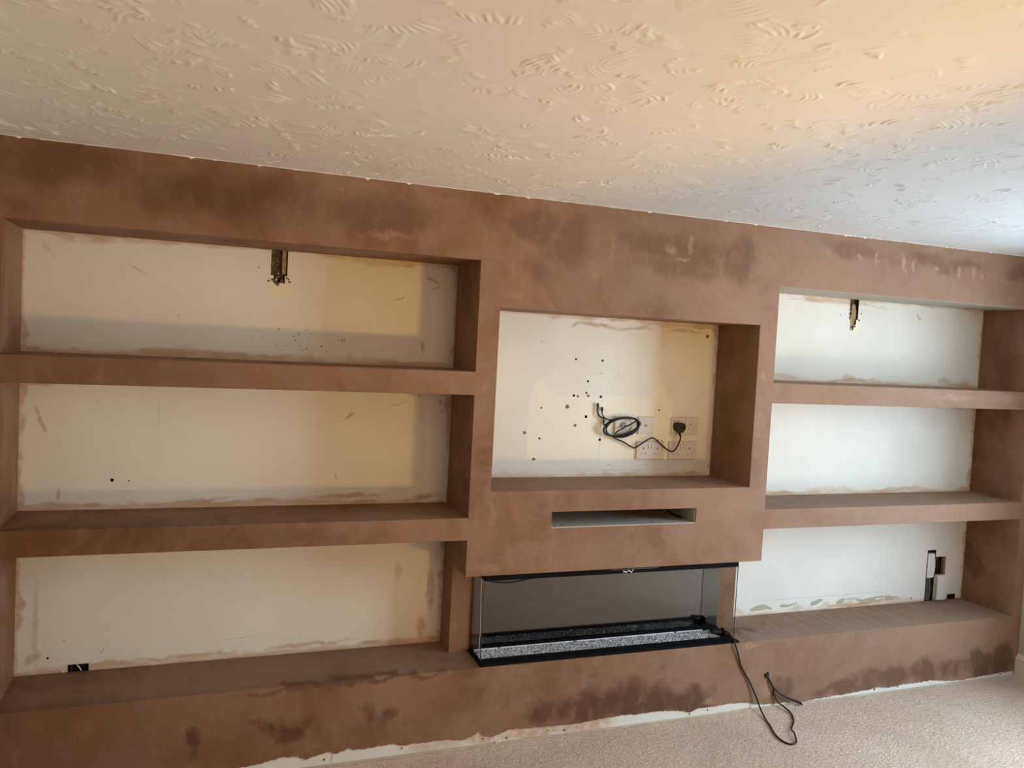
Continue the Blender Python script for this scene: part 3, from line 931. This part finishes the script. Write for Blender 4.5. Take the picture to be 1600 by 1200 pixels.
for x, s in ((FX0, 1), (FX1, -1)):
    sp = obj('side_glass', box(bm_new(), min(x, x + s * .004), max(x, x + s * .004), FY, DP - .007, ZP + .009, ZG1), 'glass', fire)
    xx = x - .0015 if s > 0 else x - .0012
    obj('edge_seal', box(bm_new(), xx, xx + .0028, FY - .0025, FY - .0002, ZP + .009, ZG1), 'black', sp)
    if s > 0:
        obj('edge_seal', box(bm_new(), x - .003, x + .001, DP - .006, DP - .0012, ZP + .009, ZG1), 'black', sp)
        tube(q := bm_new(), [(x + .006, FY + .05, ZG1), (x + .007, FY + .052, .62), (x + .010, FY + .047, .50), (x + .006, FY + .04, .42), (x + .004, FY + .03, ZP + .01)], .0012, 5)
        obj('sealant_bead', q, 'white_plastic', sp, smooth=True)
rail = obj('burner_bar', box(bm_new(), FX0 + .004, FX1 - .004, DP - .024, DP - .0065, ZP + .009, ZP + .022), 'blackmetal', fire)
obj('opal_edge', box(bm_new(), FX0 + .012, FX1 - .10, DP - .0275, DP - .0242, ZP + .010, ZP + .0155), 'led', rail, label='opal light strip along the burner bar')
for x in (2.42, 2.80, 3.35):
    obj('clip', box(bm_new(), x, x + .012, DP - .030, DP - .0275, ZP + .009, ZP + .016), 'black', rail)
b = box(bm_new(), FX1 - .062, FX1 - .006, FY + .010, DP - .026, ZP + .009, ZP + .0155)
bevel_where(b, lambda c, d: c.z > ZP + .015, .002)
obj('end_cap', b, 'blackmetal', fire, label='black end cap at the right of the crystal bed')
# crystal bed: thousands of small chips
b = bm_new()
base = [Vector(p) for p in ((1, 0, 0), (-1, 0, 0), (0, 1, 0), (0, -1, 0), (0, 0, 1), (0, 0, -1))]
fa = ((0, 2, 4), (2, 1, 4), (1, 3, 4), (3, 0, 4), (2, 0, 5), (1, 2, 5), (3, 1, 5), (0, 3, 5))
nx, ny = 330, 20
for i in range(nx):
    for j in range(ny):
        x = FX0 + .008 + (FX1 - FX0 - .030) * (i + random.random()) / nx
        y = FY + .018 + (DP - .030 - FY - .018) * (j + random.random()) / ny
        if x > 3.50 + 0.4 * (y - .1):
            if random.random() < .45:
                continue
        r = random.uniform(.0020, .0042)
        q = Matrix.Rotation(random.random() * 6.3, 3, Vector((random.random() - .5, random.random() - .5, random.random() - .5)).normalized())
        vs = [b.verts.new(q @ (p * r) + Vector((x, y, ZP + .011))) for p in base]
        for f in fa:
            b.faces.new([vs[k] for k in f])
obj('crystal_bed', b, 'crystal', fire, label='glittering silver crystal bed', kind='stuff')
tube(b := bm_new(), [(2.30, .05, ZG1 + .004), (2.325, .055, .712), (2.37, .06, .702), (2.42, .06, .699), (2.48, .06, .706), (2.53, .06, .716), (2.56, .06, ZG1 + .006)], .0042, 7)
obj('sensor_wire', b, 'black', fire, smooth=True, label='black wire sagging below the top lip')

# cord of the fire
tube(b := bm_new(), [(3.592, .088, .377), (3.594, .060, .379), (3.592, .030, .370), (3.588, .003, .364), (3.588, -.010, .345), (3.612, -.008, .287), (3.633, -.006, .234), (3.688, -.008, .150), (3.727, -.014, .075),
                      (3.745, -.030, .020), (3.720, -.100, .006), (3.694, -.170, .005), (3.657, -.262, .005), (3.654, -.328, .005), (3.677, -.352, .005), (3.711, -.336, .006), (3.748, -.277, .014), (3.766, -.236, .009),
                      (3.842, -.160, .005), (3.884, -.088, .006), (3.888, -.030, .012), (3.862, -.012, .034), (3.841, -.008, .070), (3.832, -.009, .108), (3.808, -.008, .148), (3.797, .004, .166), (3.795, .014, .170)], .0042, 7)
cord = obj('fire_cord', b, 'black', None, smooth=True, label='thin black cord looping from the electric fire down onto the carpet', cat='cable')
b = bm_new()
tube(b, [(3.535, .112, .371), (3.552, .106, .372), (3.566, .100, .373), (3.580, .095, .374)], .016, 12, sub=3)
obj('connector', b, 'black', cord, smooth=True)
b = bm_new()
tube(b, [(3.578, .096, .374), (3.587, .092, .375), (3.592, .089, .377)], .0195, 12, sub=2)
obj('connector_collar', b, 'blackmetal', cord, smooth=True)
tube(b := bm_new(), [(3.797, .014, .172), (3.800, .0, .160), (3.820, -.010, .125), (3.850, -.014, .090), (3.895, -.016, .060), (3.955, -.018, .030), (4.000, -.020, .011), (4.006, -.024, .008), (3.995, -.026, .018),
                      (3.975, -.022, .030), (3.920, -.018, .050), (3.855, -.014, .086), (3.825, -.010, .118), (3.802, -.002, .158), (3.794, .014, .176)], .0042, 7)
obj('spare_cord', b, 'black', None, smooth=True, label='short doubled black cord hanging out of the hole in the plinth', cat='cable')
b = bm_new()
box(b, HX - HR + .001, HX + HR - .001, 0.0155, 0.0168, HZ - HR + .001, HZ + HR - .001)
obj('cord_hole', b, 'void', mw)
crumbs([(HX - .004, .008, HZ + .012, .006)], 'plaster_crumb', 'board', mw)
crumbs([(HX - .010, .006, HZ - .012, .006), (HX + .012, .007, HZ - .006, .005), (HX + .008, .007, HZ + .010, .005), (HX - .013, .006, HZ + .006, .006)], 'mortar_crumb', 'void', mw)

# ------------------------------------------------------------------ socket plates
YS = D - 0.0095


def rounded_plate(x0, x1, z0, z1, holes):
    bm = slab_holes(bm_new(), x0, x1, z0, z1, YS, D - .0005, [(*h, .006) for h in holes])
    bevel_where(bm, lambda c, d: abs(c.y - YS) < 1e-5 and (abs(c.x - x0) < 1e-5 or abs(c.x - x1) < 1e-5 or abs(c.z - z0) < 1e-5 or abs(c.z - z1) < 1e-5), .0025)
    return bm


def double_socket(x0, x1, z0, z1, label, rockers=True):
    t = thing('double_socket', ((x0 + x1) / 2, D, z0), label, 'socket', 'twin power sockets in the television niche')
    w, h = x1 - x0, z1 - z0
    hs = []
    for s in (0.245, 0.755):
        cx = x0 + w * s
        hs += [(cx - .0035, cx + .0035, z0 + h * .56, z0 + h * .66), (cx - .016, cx - .0095, z0 + h * .30, z0 + h * .345), (cx + .0095, cx + .016, z0 + h * .30, z0 + h * .345)]
    obj('plate', rounded_plate(x0, x1, z0, z1, hs), 'socket', t)
    for (a, bb, c, d) in hs:
        obj('pin_slot', box(bm_new(), a + .0003, bb - .0003, YS + .0035, YS + .0058, c + .0003, d - .0003), 'void', t)
    for s in (0.445, 0.565):
        cx = x0 + w * s
        bm = box(bm_new(), cx - .0055, cx + .0055, YS - .0035, YS + .0005, z0 + h * .62, z0 + h * .86)
        for v in bm.verts:
            if v.co.y < YS - .001 and v.co.z > z0 + h * .8:
                v.co.y += .003
        bevel_all(bm, .0008, 1)
        obj('rocker', bm, 'socket_hi', t)
        obj('rocker_shadow_gap', box(bm_new(), cx - .0072, cx - .0058, YS - .0002, YS + .0006, z0 + h * .61, z0 + h * .86), 'void', t)
    for s in (0.10, 0.90):
        bm = bm_new()
        bmesh.ops.create_cone(bm, cap_ends=True, segments=10, radius1=.0035, radius2=.0030, depth=.0016,
                              matrix=Matrix.Translation((x0 + w * s, YS - .0004, z0 + h * .5)) @ Matrix.Rotation(math.pi / 2, 4, 'X'))
        obj('screw', bm, 'steel', t)
    return t


def single_plate(x0, x1, z0, z1, label):
    t = thing('aerial_plate', ((x0 + x1) / 2, D, z0), label, 'socket', 'small aerial plates in the television niche')
    w, h = x1 - x0, z1 - z0
    obj('plate', rounded_plate(x0, x1, z0, z1, []), 'socket', t)
    for s in (0.17, 0.84):
        bm = bm_new()
        bmesh.ops.create_cone(bm, cap_ends=True, segments=10, radius1=.0045, radius2=.0040, depth=.0018,
                              matrix=Matrix.Translation((x0 + w * s, YS - .0005, z0 + h * .5)) @ Matrix.Rotation(math.pi / 2, 4, 'X'))
        obj('screw', bm, 'steel', t)
    bm = bm_new()
    cx, cz = x0 + w * .5, z0 + h * .5
    tube(bm, [(cx, YS - .001, cz), (cx, YS - .009, cz)], .0062, 12, sub=1)
    j = obj('aerial_jack', bm, 'steel', t, smooth=False)
    bm = bm_new()
    tube(bm, [(cx, YS - .008, cz), (cx, YS - .0094, cz)], .0032, 8, sub=1)
    obj('jack_bore', bm, 'void', j)
    return t


# the plates' far edge sits at the wall, so the seen rectangle shifts slightly
sh = -0.008
single_plate(3.047 + sh, 3.137 + sh, 1.3335, 1.4215, 'small square aerial plate partly behind the coiled black cable')
single_plate(3.179 + sh, 3.270 + sh, 1.3335, 1.4215, 'small square aerial plate to the right of the coiled cable')
double_socket(3.369 + sh, 3.527 + sh, 1.3335, 1.4215, 'upper twin power socket with the black plug in it')
double_socket(3.177 + sh, 3.337 + sh, 1.206, 1.2965, 'lower left twin power socket under the coiled cable, nothing plugged in')
double_socket(3.364 + sh, 3.528 + sh, 1.206, 1.2965, 'lower right twin power socket directly below the plugged-in one')

# coiled television cable with its mains plug
YC = D - 0.016
coil_pts = []
cxm, czm = 3.066, 1.3695
NT = 12
tot = 2 * math.pi * 4.72
for k in range(int(NT * 4.72) + 1):
    th = tot * k / (NT * 4.72)
    a = 2.55 - th
    turn = th / (2 * math.pi)
    lx = (0.096, 0.103, 0.098, 0.106, 0.100)[min(4, int(turn + .5))] if math.cos(a) > 0 else (0.104, 0.082, 0.100, 0.086, 0.098)[min(4, int(turn + .5))]
    x, z = lx * math.cos(a), (0.044 + .005 * math.sin(turn * 3.1)) * math.sin(a)
    tl = math.radians(11)
    coil_pts.append((cxm + x * math.cos(tl) - z * math.sin(tl), YC - .002 - .0035 * turn - .003 * math.sin(a * 2 + turn), czm + x * math.sin(tl) + z * math.cos(tl)))
lead = [(2.938, YC + .006, 1.468), (2.939, YC + .004, 1.441), (2.950, YC, 1.420), (2.972, YC, 1.409)]
tail = [(3.026, YC - .008, 1.321), (3.057, YC, 1.306), (3.090, YC, 1.294), (3.124, YC, 1.275), (3.152, YC - .002, 1.265), (3.175, YC - .006, 1.279),
        (3.212, YC - .006, 1.302), (3.248, YC - .006, 1.317), (3.273, YC - .004, 1.305), (3.307, YC - .004, 1.280), (3.342, YC - .004, 1.256), (3.364, YC - .008, 1.248),
        (3.378, YC - .014, 1.256), (3.390, YC - .022, 1.283), (3.397, YC - .028, 1.312), (3.398, YC - .030, 1.330)]
tube(b := bm_new(), lead + coil_pts + tail, .0038, 7, sub=5)
tv = obj('television_cable', b, 'black', None, smooth=True, label='coiled black cable hanging over the sockets in the television niche', cat='cable')
tube(b := bm_new(), [(2.962, YC + .004, 1.449), (2.963, YC + .002, 1.432), (2.974, YC, 1.416), (3.000, YC - .004, 1.404), (3.04, YC - .008, 1.412)], .0030, 7)
obj('second_lead', b, 'black', tv, smooth=True)
for (x, z, r) in ((2.938, 1.474, .0062), (2.962, 1.455, .0066)):
    tube(b := bm_new(), [(x, YC + .006, z + .011), (x, YC + .005, z), (x, YC + .004, z - .012)], r, 8, sub=2, radii=[r * .7, r, r, r * .95, r * .6])
    obj('jack_plug', b, 'black', tv, smooth=True)
tube(b := bm_new(), [(3.150, YC - .020, 1.408), (3.125, YC - .018, 1.392), (3.100, YC - .010, 1.376), (3.088, YS - .012, 1.372), (3.066, YC - .016, 1.360), (3.042, YC - .018, 1.350), (3.030, YC - .012, 1.334)], .0038, 7)
obj('aerial_lead', b, 'black', tv, smooth=True)
tube(b := bm_new(), [(3.0845 + .014 * math.cos(a * math.pi / 5), YS - .006, 1.374 + .016 * math.sin(a * math.pi / 5)) for a in range(10)], .0016, 6, closed=True, sub=3)
obj('wire_ring', b, 'grey_cable', tv, smooth=True)
# mains plug: rounded body with a cord grip
bm = bm_new()
poly = smooth_pts([(x, 0, z) for x, z in ((3.378, 1.380), (3.384, 1.393), (3.402, 1.397), (3.424, 1.394), (3.432, 1.380), (3.430, 1.362), (3.420, 1.350), (3.410, 1.346), (3.396, 1.347), (3.382, 1.360))], 4, True)
prism(bm, [(p.x - .006, p.z) for p in poly], YS - .040, YS - .001)
bevel_where(bm, lambda c, d: abs(c.y - (YS - .040)) < 1e-5, .008, 3)
pl = obj('mains_plug', bm, 'black', tv, smooth=False)
tube(b := bm_new(), [(3.398, YS - .022, 1.352), (3.398, YS - .024, 1.340), (3.398, YC - .030, 1.326)], .006, 8, sub=2, radii=[.0085, .008, .0065, .0055, .004])
obj('cord_grip', b, 'black', pl, smooth=True)

# cables lying in the narrow slot
tube(b := bm_new(), [(3.02, .22, ZV1 - .002), (3.06, .20, 1.012), (3.11, .20, 1.009), (3.16, .21, 1.014), (3.19, .22, ZV1 - .001)], .004, 7)
obj('slot_cable', b, 'black', None, smooth=True, label='short black cable sagging at the top of the narrow slot', cat='cable')
tube(b := bm_new(), [(3.24, .26, ZV1 - .002), (3.262, .23, 1.0), (3.285, .19, .972), (3.297, .14, .960), (3.303, .09, .9585)], .0045, 7)
obj('slot_cable', b, 'black', None, smooth=True, label='black cable dropping to the floor at the right end of the narrow slot', cat='cable')
crumbs([(2.70, .16, ZV0 + .006, .004), (3.02, .12, ZV0 + .006, .005), (3.13, .11, ZV0 + .006, .005), (3.11, .03, ZV0 + .006, .005), (2.64, .02, ZV0 + .005, .005), (2.60, .014, ZV0 + .005, .004)], 'plaster_crumb', 'brick', mw)

# ------------------------------------------------------------------ boxes in the lower right niche
cv = thing('blanking_cover', (5.21, D, .49), 'white rounded cover plate set in the wall chase of the lower right niche', 'cover plate')
poly = [(5.182, .492), (5.181, .56), (5.181, .632), (5.184, .636), (5.228, .636), (5.233, .630), (5.240, .585), (5.242, .55), (5.239, .515), (5.233, .494), (5.229, .490), (5.186, .489)]
bm = prism(bm_new(), poly, D - .004, D + .012)
bevel_where(bm, lambda c, d: abs(c.y - (D - .004)) < 1e-5, .002)
obj('plate', bm, 'white_plastic', cv)
obj('clip', box(bm_new(), 5.177, 5.181, D - .002, D + .008, .55, .566), 'grey_cable', cv)
obj('clip', box(bm_new(), 5.242, 5.2455, D - .002, D + .008, .545, .560), 'grey_cable', cv)
tk = thing('trunking_box', (5.28, D, .358), 'white plastic trunking box standing below the square hole in the lower right niche', 'trunking')
bm = box(bm_new(), 5.247, 5.313, D - .024, D - .0005, .3575, .507)
bevel_all(bm, .0015, 1)
obj('box', bm, 'white_plastic', tk)
obj('lid', box(bm_new(), 5.2495, 5.3105, D - .0255, D - .0242, .360, .5045), 'white_plastic', tk)
for z in (.44, .43):
    obj('knockout', box(bm_new(), 5.2465, 5.2475, D - .018, D - .013, z, z + .004), 'void', tk)
obj('foot', box(bm_new(), 5.300, 5.322, D - .008, D - .0005, .3502, .3574), 'white_plastic', tk)
for i, x in enumerate((5.189, 5.200, 5.212, 5.222, 5.232)):
    tube(b := bm_new(), [(x + .004, D + .024, .495), (x, D + .020 - .004 * (i % 2), .45), (x - .004 + .002 * i, D + .018, .40), (x - .003, D + .020, .346)], .0048, 7)
    obj('conduit_cable', b, 'grey_cable', None, smooth=True, label='grey cables running down the wall chase below the white cover plate', cat='cable', group='cables in the lower right chase')
tube(b := bm_new(), [(5.189, D + .006, .490), (5.197, D + .004, .482), (5.210, D + .003, .478), (5.222, D + .004, .484), (5.227, D + .006, .492)], .0014, 6)
obj('wire_loop', b, 'grey_cable', cv, smooth=True)
for i, pts in enumerate(([(5.250, D + .03, .60), (5.262, D + .015, .575), (5.275, D + .012, .555), (5.290, D + .02, .530), (5.300, D + .03, .505)],
                         [(5.300, D + .040, .605), (5.292, D + .036, .590), (5.270, D + .033, .580), (5.256, D + .036, .560), (5.262, D + .040, .52)],
                         [(5.255, D + .03, .54), (5.270, D + .012, .535), (5.285, D + .010, .55), (5.298, D + .02, .56), (5.305, D + .03, .58)])):
    tube(b := bm_new(), pts, .004, 7)
    obj('loose_wire', b, ('black', 'grey_cable', 'black')[i], None, smooth=True, label='tangled dark wires inside the square wall hole above the trunking box', cat='cable', group='wires in the square wall hole')
obj('timber_edge', box(bm_new(), 5.318, 5.3245, D + .003, D + .022, .502, .611), 'tan', wall_back)
# left box with its wire
tube(b := bm_new(), [(.672, D + .03, .376), (.678, D + .008, .374), (.688, D - .001, .368), (.694, D - .003, .358), (.698, D - .004, .3535)], .0022, 6)
wl = obj('bare_wire', b, 'white_plastic', None, smooth=True, label='thin pale wire curling in the open back box of the lower left niche', cat='cable')
tube(b := bm_new(), [(.656, D + .02, .376), (.661, D + .004, .365), (.660, D + .002, .350)], .0015, 6)
obj('wire_end', b, 'grey_cable', wl, smooth=True)
crumbs([(.632, D - .006, ZP + .004, .004)], 'plaster_crumb', 'board', mw)

# ------------------------------------------------------------------ added behind the camera: lamp for the low warm light, bench that cuts it
LX, LY, LZ = 3.90, -3.43, 0.22
lamp = thing('added_lamp', (LX, LY, 0), 'made-up yellow lamp giving the low warm light, under the added bench', 'lamp')
aim = Vector((1.7, 0.0, 4.1)) - Vector((LX, LY, LZ))
rot = aim.to_track_quat('-Z', 'Y').to_matrix().to_4x4()
T = Matrix.Translation((LX, LY, LZ)) @ rot
bm = bm_new()
box(bm, -.165, .165, -.125, .125, .01, .07)
bm.transform(T)
obj('housing', bm, 'lamp_yellow', lamp)
bm = bm_new()
tube(bm, [(LX - .12, LY, .008), (LX + .12, LY, .008)], .008, 8, sub=1)
tube(bm, [(LX, LY - .10, .008), (LX, LY + .10, .008)], .008, 8, sub=1)
tube(bm, [(LX + .03, LY - .02, .008), (LX + .03, LY - .03, LZ - .02)], .008, 8, sub=1)
obj('stand', bm, 'blackmetal', lamp)
ld = bpy.data.lights.new('added_lamp_light', 'AREA')
ld.shape = 'RECTANGLE'
ld.size, ld.size_y = 0.30, 0.22
ld.energy = 20.5
ld.spread = math.radians(98)
ld.color = (1.0, 0.58, 0.11)
lo = bpy.data.objects.new('added_lamp_light', ld)
COL.objects.link(lo)
lo.matrix_world = T
lo.parent = lamp
lo.matrix_parent_inverse = Matrix.Translation(lamp.location).inverted()
BX0, BX1, BY0, BY1, BZ = 3.554, 4.40, -4.10, -2.35, 0.90  # added bench, its left edge placed to cut the lamp light on the ceiling
bench = thing('lamp_blocker', ((BX0 + BX1) / 2, (BY0 + BY1) / 2, 0), 'made-up timber bench blocking the lamp light from the right of the ceiling', 'light blocker')
obj('bench_top', box(bm_new(), BX0, BX1, BY0, BY1, BZ, BZ + .03), 'timber', bench)
for x in (BX0 + .03, BX1 - .09):
    for y in (BY0 + .03, BY1 - .09):
        obj('leg', box(bm_new(), x, x + .06, y, y + .06, 0, BZ), 'timber', bench)
